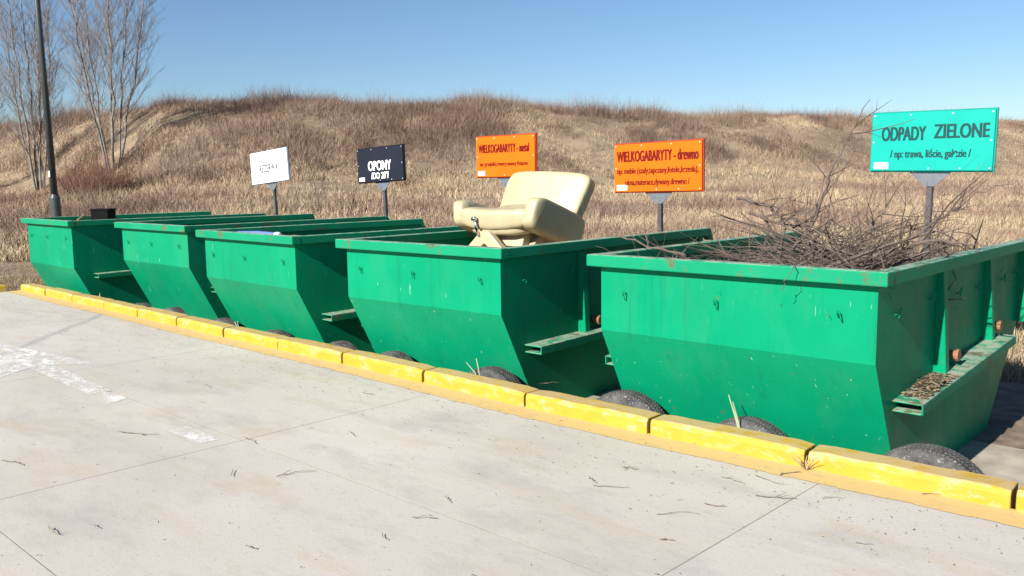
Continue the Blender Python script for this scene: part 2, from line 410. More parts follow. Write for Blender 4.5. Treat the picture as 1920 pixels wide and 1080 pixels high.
# ---------------------------------------------------------------- tyres
def tyre(px,pv,i,label):
    Yc=4.565; P=onY(px,pv,Yc); Rr=.32; Wt=.155; zc=P.z-Rr
    t=empty('tyre',(P.x,Yc,zc),random.uniform(-.12,.12)); t.rotation_euler[0]=random.uniform(-.1,.04)
    tag(t,label,'tyre','old tyres set upright between kerb and skips')
    n=48; prof=[(-.05,.19),(-.07,.215),(-.078,.26),(-.07,.295),(-.055,.312),(-.03,.319),(0,.32),(.03,.319),(.055,.312),(.07,.295),(.078,.26),(.07,.215),(.05,.19)]
    b=MB(); vs=[];fs=[];m_=len(prof)
    for a in range(n):
        c,s_=math.cos(2*math.pi*a/n),math.sin(2*math.pi*a/n)
        for (y,r) in prof: vs.append((c*r,y,s_*r))
    for a in range(n):
        for q in range(m_-1): fs.append((a*m_+q,a*m_+q+1,((a+1)%n)*m_+q+1,((a+1)%n)*m_+q))
    b.add(vs,fs); b.build('sidewall',TYRE,t,smooth=True)
    b=MB()
    for a in range(n*2):
        th=2*math.pi*a/(n*2); dt=2*math.pi/(n*2)*.36
        for (ya,yc_) in ((-.056,-.032),(-.025,-.004),(.003,.024),(.031,.056)):
            sk=.018*(1 if ya<0 else -1); r0,r1=.311,.3265 if abs(ya)<.03 else .322
            vs=[]
            for rr in (r0,r1):
                for (yy,tt) in ((ya,th-dt+sk),(yc_,th-dt-sk),(yc_,th+dt-sk),(ya,th+dt+sk)): vs.append((math.cos(tt)*rr,yy,math.sin(tt)*rr))
            b.add(vs,[(4,5,6,7),(0,1,5,4),(1,2,6,5),(2,3,7,6),(3,0,4,7)])
    tr=b.build('tread',TYRE,t); tr['kind']='stuff'
    return t
TP=[(1745,838,'dusty worn tyre by the heaped skip corner beside bare soil'),(1405,786,'tyre with a dry stalk standing against it, under the heaped skip'),(1175,735,'tyre in the gap between armchair skip and heaped skip'),(920,690,'tyre under the front of the armchair skip, nearer the heaped skip'),(740,660,'tyre under the armchair skip front, nearer the blue tube skip'),(640,641,'tyre in the gap beside the blue tube skip and armchair skip'),(515,620,'tyre under the middle of the blue tube skip'),(420,597,'tyre in the gap beside the empty skip and blue tube skip'),(328,577,'tyre under the middle of the empty skip'),(265,569,'tyre in the gap between black box skip and empty skip')]
for i,(u,v,l) in enumerate(TP): tyre(u,v,i,l)
# ---------------------------------------------------------------- signs
def text_mesh(s,h,width,bold):
    cu=bpy.data.curves.new('txt','FONT'); cu.body=s; cu.align_x='CENTER'; cu.align_y='CENTER'; cu.size=1; cu.offset=.006; cu.extrude=0; cu.fill_mode='BOTH' if False else 'FRONT'; cu.dimensions='2D'
    o=bpy.data.objects.new('txt',cu); COL.objects.link(o); bpy.context.view_layer.update()
    me=bpy.data.meshes.new_from_object(o.evaluated_get(bpy.context.evaluated_depsgraph_get())); bpy.data.objects.remove(o)
    n=len(me.vertices); co=np.empty(n*3,np.float32); me.vertices.foreach_get('co',co); co=co.reshape(-1,3)
    mn,mx=co.min(0),co.max(0); c=(mn+mx)/2
    co[:,0]=(co[:,0]-c[0])*width/(mx[0]-mn[0]); zz=(co[:,1]-c[1])*h/(mx[1]-mn[1]); co[:,1]=0; co[:,2]=zz
    faces=[tuple(p.vertices) for p in me.polygons]; out=MB()
    bx=bold*h*.9
    for i,dx in enumerate((0,-bx,bx)):
        c2=co.copy(); c2[:,0]+=dx; c2[:,1]=-.0003*i; out.add(c2.tolist(),faces)
    m2=bpy.data.meshes.new('lettering'); m2.from_pydata(out.v,[],out.f); m2.update(); bpy.data.meshes.remove(me); return m2
WHITE=simple('white_board',(.8,.8,.8),.5,.04,4); STICK=simple('white_sticker',(.78,.8,.82),.5,.05,4)
def flatm(n,c,r=.45): return simple(n,c,r,.07,3,.05,.2)
def sign(label,corners,Y,col,edge,lines,tcol,rivets=True,sticker=True):
    tl,tr_,br,bl=[onY(u,v,Y) for u,v in corners]
    c=(tl+tr_+br+bl)/4; wd=((tr_-tl).length+(br-bl).length)/2; ht=((tl-bl).length+(tr_-br).length)/2
    ang=math.atan2(((tr_-tl)+(br-bl)).z,((tr_-tl)+(br-bl)).x)
    gz=float(terrain(c.x,Y+.05)); 
    t=empty('sign_board',(c.x,Y,gz),0); tag(t,label,'sign','waste sorting signs behind the skips'); H=c.z-gz
    lean=-ang
    def P(o):
        o.matrix_parent_inverse=Matrix.Identity(4); o.location=(0,0,H); o.rotation_euler=(0,lean,0); return o
    bm_=flatm(label.split()[0]+'_board',col); 
    b=MB(); b.box(-wd/2,wd/2,-.006,.012,-ht/2,ht/2); bo=P(bevel(b.build('board',bm_,t),.002,1))
    em=flatm('frame_'+label.split()[0],edge,.5)
    b=MB(); g=.012
    b.box(-wd/2-g,wd/2+g,.0125,.03,ht/2-.012,ht/2+g); b.box(-wd/2-g,wd/2+g,.0125,.03,-ht/2-g,-ht/2+.012); b.box(-wd/2-g,-wd/2+.012,.0127,.0298,-ht/2+.0121,ht/2-.0121); b.box(wd/2-.012,wd/2+g,.0127,.0298,-ht/2+.0121,ht/2-.0121)
    P(b.build('frame',em,t))
    tm=flatm('lettering_'+label.split()[0],tcol,.5)
    for (s,fx,fz,fw,fh,bold) in lines:
        me=text_mesh(s,ht*fh,wd*fw,bold); me.materials.append(tm); o=bpy.data.objects.new('lettering',me); link(o,bo); o.location=(wd*fx,-.0085,ht*fz)
    if sticker:
        b=MB(); b.box(-wd/2+.03,-wd/2+.03+wd*.125,-.0085,-.0061,-ht/2+.015,-ht/2+.015+ht*.115); b.build('sticker',STICK,bo)
    if rivets:
        for k_,(rx,rz) in enumerate([(-.48,.46),(-.17,.46),(.17,.46),(.48,.46),(-.48,0),(.48,0),(-.48,-.46),(-.0,-.46),(.25,-.46),(.48,-.46)]):
            if sticker and rx<-.4 and rz<-.4: continue
            b=MB(); b.tube([(wd*rx,-.0062,ht*rz),(wd*rx,-.010,ht*rz)],.0055,8); b.build('rivet',STICK,bo)
    b=MB(); b.prism([(-.16,-ht/2+.06),(.16,-ht/2+.06),(.16,-ht/2-.02),(.035,-ht/2-.13),(-.035,-ht/2-.13),(-.16,-ht/2-.02)],'y',.0305,.038); P(b.build('gusset_plate',GUSSET,t))
    b=MB(); b.box(-.023,.023,.0385,.0845,-H-.3,ht*.35); P(bevel(b.build('post',DARKM,t),.004,1))
    return t
YS=7.75
ORG=(.56,.112,.003); OT=(.12,.005,.002)
sign('turquoise green sign board reading ODPADY ZIELONE above the brushwood skip',((1637,213),(1867,205),(1862,319),(1633,321)),YS,(.002,.30,.245),(.003,.2,.16),[('ODPADY',-.225,.14,.37,.24,.042),('ZIELONE',.245,.165,.43,.24,.042),('/ np: trawa, liście, gałęzie /',0,-.22,.66,.185,.03)],(.004,.045,.045))
sign('orange sign board with three text lines reading WIELKOGABARYTY drewno',((1152,272),(1316,262),(1317,357),(1154,360)),YS,ORG,(.3,.03,.01),[('WIELKOGABARYTY - drewno',0,.24,.93,.225,.05),('np: meble (szafy,tapczany,fotele,krzesła),',.0,-.08,.93,.165,.03),('okna,materace,dywany,drewno /',.0,-.32,.74,.165,.03)],OT)
sign('orange sign board with two text lines reading WIELKOGABARYTY metal',((892,257),(1002,252),(1004,329),(895,333)),YS,ORG,(.3,.03,.01),[('WIELKOGABARYTY - metal',-.02,.2,.86,.21,.05),('np: grzejniki,rowery,wanny żelazne',-.02,-.19,.82,.14,.03)],OT)
sign('black sign board with white lettering reading OPONY',((670,281),(755,271),(757,337),(672,343)),YS,(.012,.014,.024),(.006,.006,.01),[('OPONY',0.0,-.03,.5,.28,.05),('/DO 20"/',.0,-.32,.38,.2,.04)],(.85,.85,.85))
sign('white tilted sign board reading REZERWA',((466,290),(535,277),(543,336),(477,346)),YS,(.82,.82,.82),(.12,.16,.2),[('REZERWA',-.0,-.04,.5,.25,.03)],(.06,.065,.07),False,False)
# ---------------------------------------------------------------- armchair
def leather():
    k=MT('cream_leather'); co=k.coord(); c=k.mix(k.ramp(k.noise(co,4,5),.3,.7),(.335,.285,.17),(.38,.33,.205))
    c=k.mix(k.ramp(k.noise(co,9,6,.7),.6,.75,0,.35),c,(.25,.19,.11))
    w_=k.noise(co,7,3,.5,(1,1,.35)); return k.out(c,.45,w_,.5,.03,.4)
CREAM=leather(); CREAMW=simple('cream_wood',(.40,.33,.2),.45,.08,7); CHROME=simple('chrome',(.7,.72,.76),.15,.02,4,.02,.5,1.0)
def cushion(name,sx,sy,sz,e,parent,loc=(0,0,0),rot=(0,0,0),shape=None,mat=None,wr=.006):
    nu,nv=40,24; b=MB(); vs=[];fs=[]
    def sg(a,p): return math.copysign(abs(a)**p,a)
    for iv in range(nv+1):
        ph=-math.pi/2+math.pi*iv/nv
        for iu in range(nu):
            th=2*math.pi*iu/nu
            x=sg(math.cos(ph),e)*sg(math.cos(th),e)*sx/2; y=sg(math.cos(ph),e)*sg(math.sin(th),e)*sy/2; z=sg(math.sin(ph),e)*sz/2
            if shape: x,y,z=shape(x,y,z)
            k_=wr*math.sin(23*x+7*z+3)*math.sin(19*z+11*x)
            vs.append((x,y+k_,z+k_*.5))
    for iv in range(nv):
        for iu in range(nu): fs.append((iv*nu+iu,iv*nu+(iu+1)%nu,(iv+1)*nu+(iu+1)%nu,(iv+1)*nu+iu))
    b.add(vs,fs); o=b.build(name,mat or CREAM,parent,smooth=True); o.location=loc; o.rotation_euler=rot; return o
ch=empty('armchair',(-5.59,6.02,.803),R(9)); tag(ch,'cream leather swivel armchair dumped in a green skip','armchair')
cushion('seat',.66,.74,.20,.45,ch,(0,-.06,.36),(R(8),0,0))
def roll(x,y,z): return (x,y,z+.035*(abs(x)/.42)**2)
cushion('seat_front_roll',.80,.20,.19,.55,ch,(-.02,-.36,.375),(R(5),0,0),roll)
cushion('backrest',.88,.16,.72,.22,ch,(.02,.34,.43),(R(-25),R(3),0),lambda x,y,z:(x*(1+.16*z)+.09*z,y-.05*(1-(x/.44)**2),z+.02*x))
def arm(s):
    def f(x,y,z): return (x+s*.03*(z/.2),y,z+.10*max(0,-y/.4)**2*0+.05*(y/.38)*(-1)*.6)
    return f
cushion('armrest',.16,.82,.30,.36,ch,(.40,-.03,.33),(R(-13),0,R(-3)),arm(1))
cushion('armrest',.17,.74,.28,.5,ch,(-.41,-.08,.36),(R(-7),0,R(4)),arm(-1))
b=MB(); b.prism([(-.33,.0),(.33,.0),(.27,.13),(-.27,.13)],'x',-.20,.24); o=bevel(b.build('base_box',CREAMW,ch),.01,2); o.location=(0,0,.135)
for s,x in ((-1,-.27),(1,.27)):
    b=MB(); b.prism([(-.42,0),(-.36,0),(0,.20),(.36,0),(.42,0),(.06,.27),(-.06,.27)],'x',x-.03,x+.03); bevel(b.build('leg_frame',CREAMW,ch),.008,2)
b=MB(); b.prism([(-.34,0),(-.22,0),(-.02,.16),(.20,0),(.30,0),(.03,.27),(-.06,.27)],'y',-.46,-.38); o=bevel(b.build('leg_frame',CREAMW,ch),.01,2); o.location=(-.06,0,0)
b=MB(); b.tube([(-.13,-.47,.23),(-.145,-.485,.31),(-.16,-.49,.375)],[.013,.012,.013],8); b.tube([(-.185,-.488,.38),(-.14,-.492,.385)],.018,8); b.build('recliner_lever',CHROME,ch,smooth=True)
# old wardrobe carcass the chair rests on, down in the skip
CHIP=simple('old_chipboard',(.32,.22,.13),.7,.2,6)
wd_=empty('wardrobe_carcass',(-5.45,6.0,GZ+.004),R(3)); tag(wd_,'old brown wardrobe carcass lying under the cream armchair','wardrobe')
for nm,bx in (('side_panel',(-.62,-.6,-.6,.6,0,1.01)),('side_panel',(.6,.62,-.6,.6,0,1.01)),('back_panel',(-.599,.599,.58,.6,0,1.01)),('door',(-.599,.599,-.6,-.58,0,1.01)),('top_panel',(-.63,.63,-.61,.61,1.011,1.033)),('base_panel',(-.599,.599,-.579,.579,.0,.02))):
    b=MB(); b.box(*bx); b.build(nm,CHIP,wd_)
# ---------------------------------------------------------------- other contents
b=MB(); P=onY(193,402,5.05); t=empty('black_box',(P.x,5.05,.93),.15); tag(t,'small black box standing up above the skip rim','box')
BLK=simple('black_plastic',(.004,.004,.004),.7,.2,5,.1,.08); STRAW=simple('pale_stick',(.4,.29,.15),.7,.2,9)
def floorbox(name,cx,cy,sx,sy,ztop,yaw,label,cat,mat):
    t=empty(name,(cx,cy,GZ+.004),yaw); tag(t,label,cat); h=ztop-GZ-.004
    b=MB(); b.box(-sx/2,sx/2,-sy/2,sy/2,0,h-.03); bevel(b.build('body',mat,t),.006,2)
    b=MB(); b.box(-sx/2-.008,sx/2+.008,-sy/2-.008,sy/2+.008,h-.0299,h); bevel(b.build('lid',mat,t),.006,2); return t
bpy.data.objects.remove(t)
pb=onY(193,391,5.35); floorbox('black_box',pb.x,5.35,.27,.2,pb.z,.6,'tall black box standing up above the rim of the end skip','box',BLK)
p=onY(170,408,5.0); floorbox('junk_carton',p.x-.55,5.5,.5,.5,.86,.3,'brown carton of junk inside the end skip beside the black box','carton',CHIP)
b=MB(); a=onY(146,412,4.75); c=onY(160,402,5.0); b.tube([(a.x-.2,a.y,.8),(a.x,a.y,a.z),tuple(c)],.012,6); o=b.build('wooden_stick',STRAW); tag(o,'pale wooden stick leaning on the rim of the end skip','stick')
BLUE=simple('blue_plastic',(.12,.17,.42),.4,.1,4); 
t=empty('blue_tube',(-8.1,4.60,.97),R(-3)); tag(t,'long blue plastic tube lying inside a skip along its front rim','tube')
b=MB(); b.tube([(-.45,.06,-.02),(-.1,.03,.03),(.3,.02,.045),(.72,.0,.045)],[.043]*4,14); b.build('tube_wall',BLUE,t,smooth=True)
b=MB(); b.tube([(.715,.0,.045),(.745,0,.045)],.048,14); b.build('end_cap',STICK,t,smooth=True)
floorbox('junk_carton',-7.75,5.5,1.3,.7,.50,R(-3),'brown carton at the bottom of the blue tube skip','carton',CHIP)
c_=floorbox('junk_carton',-7.75,5.0,1.3,.72,.955,R(-3),'flattened brown carton pile inside the blue tube skip','carton',CHIP)
c_.location.z=.503
for ch_ in c_.children: ch_.scale.z=(.955-.503)/(.955-GZ-.004)
# ---------------------------------------------------------------- brushwood in the last skip
def branch_pts(p,d,L,n,curl,droop=0.):
    pts=[Vector(p)]; d=Vector(d).normalized()
    for i in range(n):
        d=(d+Vector((random.gauss(0,curl),random.gauss(0,curl),random.gauss(0,curl)-droop))).normalized(); pts.append(pts[-1]+d*(L/n))
    return pts
def branchy(b,p,d,L,r,depth,n=6,curl=.12,nk=4,sides=5):
    pts=branch_pts(p,d,L,n,curl); k=len(pts)
    b.tube(pts,[max(.0012,r*(1-.8*i/(k-1))) for i in range(k)],sides if depth>0 else 3,cap=False)
    if depth>0:
        for _ in range(nk):
            i=random.randint(1,k-2); t=(pts[i+1]-pts[i]).normalized()
            q=Vector((random.gauss(0,1),random.gauss(0,1),random.gauss(0,1))); q=(q-t*q.dot(t)).normalized()
            branchy(b,pts[i],t*.8+q*random.uniform(.4,.9),L*random.uniform(.3,.6),r*.5,depth-1,n,curl,max(2,nk-1),sides)
X5,Y5=-3.506,4.392
def pile_h(x,y):
    u=(x-X5)/W; v=(y-Y5)/L
    return .84+.075*math.exp(-((u-.62)/.45)**2-((v-.34)/.6)**2)+.05*math.sin(9*u+5*v)
b=MB(); vs=[];fs=[]; nx=30;ny=44
for iy in range(ny+1):
    for ix in range(nx+1):
        x=X5+.08+(W-.16)*ix/nx; y=Y5+.10+(L-.22)*iy/ny; vs.append((x-.01*(y-Y5),y,pile_h(x,y)-.10+random.uniform(-.03,.03)))
for iy in range(ny):
    for ix in range(nx): q0=iy*(nx+1)+ix; fs.append((q0,q0+1,q0+nx+2,q0+nx+1))
b.add(vs,fs); o=b.build('leaf_litter',SOIL,fix=False); tag(o,'brown leaf litter packed under the cut branches','litter',kind='stuff')
def inside(v,m=.02):
    lx=v[0]-X5; ly=v[1]-Y5
    if m<lx-.0<W-m and m<ly<L-.05: return v[2]>pile_h(v[0],v[1])-.25
    return v[2]>ZR+.015 and -.3<lx<W+.3 and -.14<ly<L+.3
b=MB()
for k_ in range(1250):
    x=X5+random.uniform(.12,W-.12); y=Y5+random.uniform(.12,L-.25); u=(x-X5)/W
    if u<.38 and random.random()<.72: continue
    z=pile_h(x,y)+random.uniform(-.10,.05); a=random.uniform(0,2*math.pi); el=random.gauss(.05,.13)+(random.random()<.03)*.5
    c=MB(); branchy(c,(x,y,z),(math.cos(a),math.sin(a),el),random.uniform(.25,1.1),random.choice((.0035,.0045,.006,.008,.014)),1,5,.13,3,4)
    if all(inside(v) for v in c.v[::2]): b.add(c.v,c.f)
o=b.build('brushwood',BARK,fix=False); tag(o,'tangle of thin cut branches heaped in the skip under the turquoise sign','brushwood',kind='stuff')
def big_branch(label,px,Y,r,kids=5):
    pts=[onY(u,v,Y+dy) for (u,v,dy) in px]
    fine=[]
    for i in range(len(pts)-1):
        for t in range(4): fine.append(pts[i].lerp(pts[i+1],t/4)+Vector((random.gauss(0,.006),random.gauss(0,.01),random.gauss(0,.006))))
    fine.append(pts[-1]); b=MB(); k=len(fine)
    b.tube(fine,[max(.002,r*(1-.85*i/(k-1))) for i in range(k)],6,cap=True)
    o=b.build('cut_branch',BARK,fix=False); tag(o,label,'branch','long branches sticking out of the brushwood')
    c=MB()
    for _ in range(kids):
        i=random.randint(k//5,k-3); t=(fine[i+1]-fine[i]).normalized(); q=Vector((random.gauss(0,1),random.gauss(0,.6),random.gauss(0,.7)+.05)); q=(q-t*q.dot(t)).normalized()
        e_=MB(); branchy(e_,fine[i],t*.9+q*.8,random.uniform(.15,.45),r*.4,1,5,.12,2,4)
        if all(inside(v) for v in e_.v[::2]): c.add(e_.v,e_.f)
    if c.v: c.build('twigs',BARK,o,fix=False)
    return o
big_branch('tallest bare branch rising steeply out of the brushwood',[(1478,470,0),(1515,440,0),(1543,368,0),(1562,320,0),(1592,252,.05),(1632,186,.1)],5.5,.0125,10)
big_branch('forked branch beside the tallest one, leaning the same way',[(1505,450,.1),(1540,372,.1),(1575,330,.2),(1598,290,.3)],5.55,.008,5)
big_branch('dark arching branch lying across the brushwood from the armchair side',[(1382,371,0),(1440,388,0),(1490,425,-.1),(1560,460,-.2)],5.6,.015,9)
big_branch('lower branch with a fork lying beneath the arching one',[(1405,398,0),(1450,415,0),(1510,440,0),(1590,475,-.1)],5.4,.013,8)
big_branch('long thin branch reaching out over the skip side rim',[(1640,470,0),(1700,450,0),(1770,410,.1),(1830,360,.2),(1900,345,.3)],5.5,.011,12)
big_branch('thick curved branch resting near the side rim of the heaped skip',[(1600,492,0),(1680,470,0),(1740,452,0),(1790,455,0),(1850,462,0)],5.3,.02,8)
big_branch('twiggy branch standing up in front of the sign post',[(1600,480,0),(1630,430,.0),(1655,400,.05),(1665,380,.1)],5.6,.011,8)
big_branch('twiggy branch poking over the left wall of the heaped skip',[(1290,480,0),(1220,465,0),(1160,440,0),(1118,410,-.05)],4.9,.009,9)
big_branch('broken twig hanging over the front rim of the heaped skip',[(1530,470,.2),(1500,486,.05),(1486,500,-.18),(1478,520,-.20),(1466,545,-.2)],4.52,.005,1)
big_branch('upright spindly branch in the middle of the brushwood',[(1560,480,0),(1600,440,0),(1640,425,.1),(1680,420,.1)],5.2,.006,5)
# ---------------------------------------------------------------- litter on the concrete
TW=[(258,815,60,.1),(470,828,45,.5),(25,870,40,.2),(435,890,28,1.2),(555,890,55,-.2),(1145,915,55,.1),(1110,903,22,.9),(1270,965,62,0),(1455,935,55,.15),(1440,903,50,.6),(1785,932,75,.1),(660,815,30,.8),(100,1000,35,.5),(180,990,20,.4),(795,974,35,0),(1340,950,30,.2),(1375,903,40,.5),(1560,936,28,0),(1180,880,24,.3),(840,940,25,1.0),(690,740,22,.3),(905,702,18,.2),(1030,720,30,-.1),(390,725,30,.6),(200,735,16,.3),(1620,1022,22,.2),(1250,1015,20,.1),(720,1010,25,.9),(470,1030,18,.3),(1690,890,40,.2),(1480,890,35,-.2),(1320,835,30,.1)]
for k_,(u,v,lp,an) in enumerate(TW):
    p=onZ(u,v); dist=(p-Vector((0,0,CH))).length; Lw=lp/FPX*dist*1.25
    hd=CR*math.cos(an)+Vector((CF.x,CF.y,0)).normalized()*math.sin(-an)*2; hd.z=0; hd.normalize()
    b=MB(); r0=random.uniform(.0015,.0032); n=6; pts=[]
    side=Vector((-hd.y,hd.x,0)); bend=random.uniform(-.22,.22)
    for i in range(n+1):
        t=i/n-.5; pts.append(hd*Lw*t+side*(bend*Lw*(t*t*2-.25)+random.gauss(0,.025*Lw))+Vector((0,0,r0+.0045+abs(random.gauss(0,.004)))))
    b.tube(pts,[r0*(1-.5*i/n) for i in range(n+1)],5)
    if k_%2==0:
        i=random.randint(1,4); b.tube([pts[i],pts[i]+(hd+side*random.choice((-1,1))*.8)*Lw*.25+Vector((0,0,.008))],[r0*.7,r0*.4],4)
    o=b.build('twig',DRYT,fix=False); o.location=(p.x,p.y,0); tag(o,'small dry twig lying loose on the concrete pavement','twig','twigs scattered on the concrete')
vs=[];ts=[];cs=[]
for k_ in range(2600):
    if k_<1500: x=random.uniform(-13,0); y=4.17-abs(random.gauss(0,.5))
    else: x=random.uniform(-10,1); y=random.uniform(.8,4.1)
    s_=random.uniform(.0012,.0042); a=random.uniform(0,6.28); e=random.uniform(1.,2.8); c,s2=math.cos(a),math.sin(a); q=len(vs)
    for (dx,dy,dz) in ((-s_*e,-s_*.5,.003),(s_*e,-s_*.4,.004),(s_*e*.6,s_*.6,.005+s_*.6)): vs.append((x+dx*c-dy*s2,y+dx*s2+dy*c,dz+.003))
    ts.append((q,q+1,q+2)); g=random.choice(((.09,.065,.045),(.16,.11,.07),(.06,.05,.04),(.3,.24,.16))); cs+=[g]*3
o=big_mesh('bark_crumbs',vs,ts,np.array(cs),GRASSM); tag(o,'fine bark crumbs and grit strewn on the concrete','litter',kind='stuff')
# crumbs on ledge of the last skip
vs=[];ts=[];cs=[]
for k_ in range(500):
    yy=random.uniform(.42,.95); lx=W-OH+random.uniform(.01,.15); x=X5+lx-.0106*yy; y=Y5+yy+.0106*lx; s_=random.uniform(.004,.012); a=random.uniform(0,6.28); q=len(vs); z=.337+(yy-.32)*.0632+random.uniform(0,.022)*(1-abs(yy-.7)/.3)
    for t in range(3): vs.append((x+math.cos(a+2.1*t)*s_*1.6,y+math.sin(a+2.1*t)*s_*1.6,z+random.uniform(0,.008)))
    ts.append((q,q+1,q+2)); cs+=[random.choice(((.2,.14,.09),(.3,.22,.14),(.1,.07,.05)))]*3
o=big_mesh('bark_crumbs',vs,ts,np.array(cs),GRASSM); tag(o,'bark crumbs gathered on the side ledge of the heaped skip','litter',kind='stuff')
# dry stalks at the kerb
STALK=simple('pale_green_stalk',(.30,.33,.20),.7,.2,9)
def stalk(px,Y,label,n=1,h=None):
    b=MB(); (u0,v0),(u1,v1)=px; a=onY(u0,v0,Y); c=onY(u1,v1,Y); a.z=min(a.z,.0)
    for k_ in range(n):
        j=Vector((random.gauss(0,.02),random.gauss(0,.02),0))*(k_>0); b.tube([a+j*.3,a.lerp(c,.5)+Vector((.006,0,0))+j*.6,c+j*1.6-Vector((0,0,abs(j.x)))],[.0055,.0045,.003],5)
    o=b.build('dry_stalk',STALK,fix=False); tag(o,label,'stalk')
stalk(((1392,792),(1366,740)),4.50,'pale dry stalk sticking up behind the kerb by a tyre',2)
stalk(((450,625),(440,603)),4.50,'small pale weed stalk behind the kerb at the blue tube skip',3)
stalk(((902,708),(893,672)),4.50,'thin curved dry stalk behind the kerb at the armchair skip',2)
stalk(((188,565),(187,549)),4.52,'short pale weed stalk behind the kerb at the end skip',2)
b=MB()
p=onZ(1512,882)
for k_ in range(9):
    a=random.uniform(0,6.28); b.tube([(p.x,p.y-.01,.0),(p.x+math.cos(a)*.03,p.y-.02+math.sin(a)*.02-.02,.05),(p.x+math.cos(a)*.09,p.y-.03+math.sin(a)*.05-.03,.085)],[.003,.0025,.001],4)
tag(b.build('weed_tuft',STRAW,fix=False),'dry weed tuft growing in a joint of the yellow kerb','weed')
# ---------------------------------------------------------------- lamp post
lp=Vector((-17.92,6.33,0)); gz=float(terrain(lp.x,lp.y))
t=empty('lamp_post',(lp.x,lp.y,gz),0); t.rotation_euler=(R(.4),R(-.9),0); tag(t,'tall dark grey lamp post behind the end skip','lamp post')
LM=simple('grey_green_steel',(.04,.048,.048),.4,.2,5)
b=MB(); b.tube([(0,0,-.4),(0,0,1.55),(0,0,1.62)],[.098,.098,.066],20); b.build('base_sleeve',LM,t,smooth=False)
b=MB(); b.tube([(0,0,1.6),(0,0,5),(0,0,8.6)],[.064,.052,.040],18); b.build('pole',LM,t,smooth=True)
b=MB(); b.tube([(0,0,8.55),(.1,-.2,8.85),(.4,-.8,8.95)],.03,10); a_=b.build('arm',LM,t,smooth=True)
b=MB(); b.box(.32,.55,-1.35,-.75,8.90,9.02); bevel(b.build('lamp_head',LM,t),.03,2)
b=MB(); b.box(.01,.07,-.075,-.068,1.95,2.06); b.build('sticker',STICK,t)
# ---------------------------------------------------------------- trees
def tree(px,py_r,label,height,spread,nst,seed):
    random.seed(seed)
    d=ray(px,330); d=Vector((d.x,d.y,0)).normalized()*py_r; gz=float(terrain(d.x,d.y))
    t=empty('bare_tree',(d.x,d.y,gz)); tag(t,label,'tree','bare trees at the foot of the bank')
    tb=MB(); cb=MB()
    def sub(p,dr,L,r,depth):
        n=6 if depth>1 else 4; pts=[Vector(p)]; dd=Vector(dr).normalized()
        for i in range(n):
            dd=(dd+Vector((random.gauss(0,.07),random.gauss(0,.07),random.gauss(0,.05)+.10))).normalized(); pts.append(pts[-1]+dd*(L/n))
        cb.tube(pts,[max(.0045,r*(1-.75*i/n)) for i in range(n+1)],4 if depth>1 else 3,cap=False)
        if depth>0:
            for _ in range(6 if depth>1 else 5):
                i=random.randint(1,n-1); tt=(pts[i+1]-pts[i]).normalized(); a=random.uniform(0,6.28)
                q=Vector((math.cos(a),math.sin(a),random.uniform(-.1,.3))); sub(pts[i].lerp(pts[i+1],random.random()),tt*.8+q*.62,L*random.uniform(.35,.6),r*.45,depth-1)
    for s in range(nst):
        a=s*6.28/nst+random.uniform(-.4,.4); out=spread*random.uniform(.45,1)
        base=Vector((math.cos(a)*.25,math.sin(a)*.25,-.2)); H=height*random.uniform(.82,1); n=14; pts=[base]
        for i in range(1,n+1):
            f=i/n; rr=out*(f**1.0)*(1.15-.4*f); pts.append(Vector((math.cos(a)*(.25+rr)+random.gauss(0,.05),math.sin(a)*(.25+rr)+random.gauss(0,.05),H*f)))
        r=random.uniform(.048,.072); tb.tube(pts,[r*(1-.93*i/n)+.008 for i in range(n+1)],7,cap=False)
        for i in range(3,n):
            for _ in range(2 if i<6 else 3):
                a2=random.uniform(0,6.28); tt=(pts[i]-pts[i-1]).normalized(); q=Vector((math.cos(a2)+.5*math.cos(a),math.sin(a2)+.5*math.sin(a),.15))
                sub(pts[i-1].lerp(pts[i],random.random()),tt*.9+q*.55,height*.19*(1.15-.6*i/n)*random.uniform(.6,1.1),.026*(1.1-.7*i/n),2 if i<11 else 1)
    tb.build('trunk',BARK2,t,smooth=True,fix=False); cb.build('crown',TWIGM,t,fix=False)
    return t
tree(212,56,'bare many-stemmed tree standing right of the lamp post, rust-red shrub at its foot',15,3.7,7,3)
tree(72,60,'bare slender tree standing directly behind the lamp post',14.5,2.8,6,9)
tree(-28,66,'bare tree beyond the lamp post, farthest from the signs',12,1.6,4,21)
random.seed(5)
def shrub(px,r,w_,h,label,mat,n=260):
    d=ray(px,330); d=Vector((d.x,d.y,0)).normalized()*r; gz=float(terrain(d.x,d.y)); b=MB()
    for _ in range(n):
        a=random.uniform(0,6.28); rr=w_*.5*math.sqrt(random.random()); x,y=math.cos(a)*rr,math.sin(a)*rr; hh=h*(1-.55*(rr/(w_*.5))**2)*random.uniform(.6,1.05)
        branchy(b,(x*.75,y*.75,-.05),(x/w_*.9+random.gauss(0,.12),y/w_*.9+random.gauss(0,.12),1),hh,.011,1,4,.1,4,3)
    o=b.build('bare_shrub',mat,fix=False); o.location=(d.x,d.y,gz); tag(o,label,'shrub'); return o
shrub(178,49,3.9,2.5,'rust-red bare shrub at the foot of the bank by the lamp post',REDT,420)
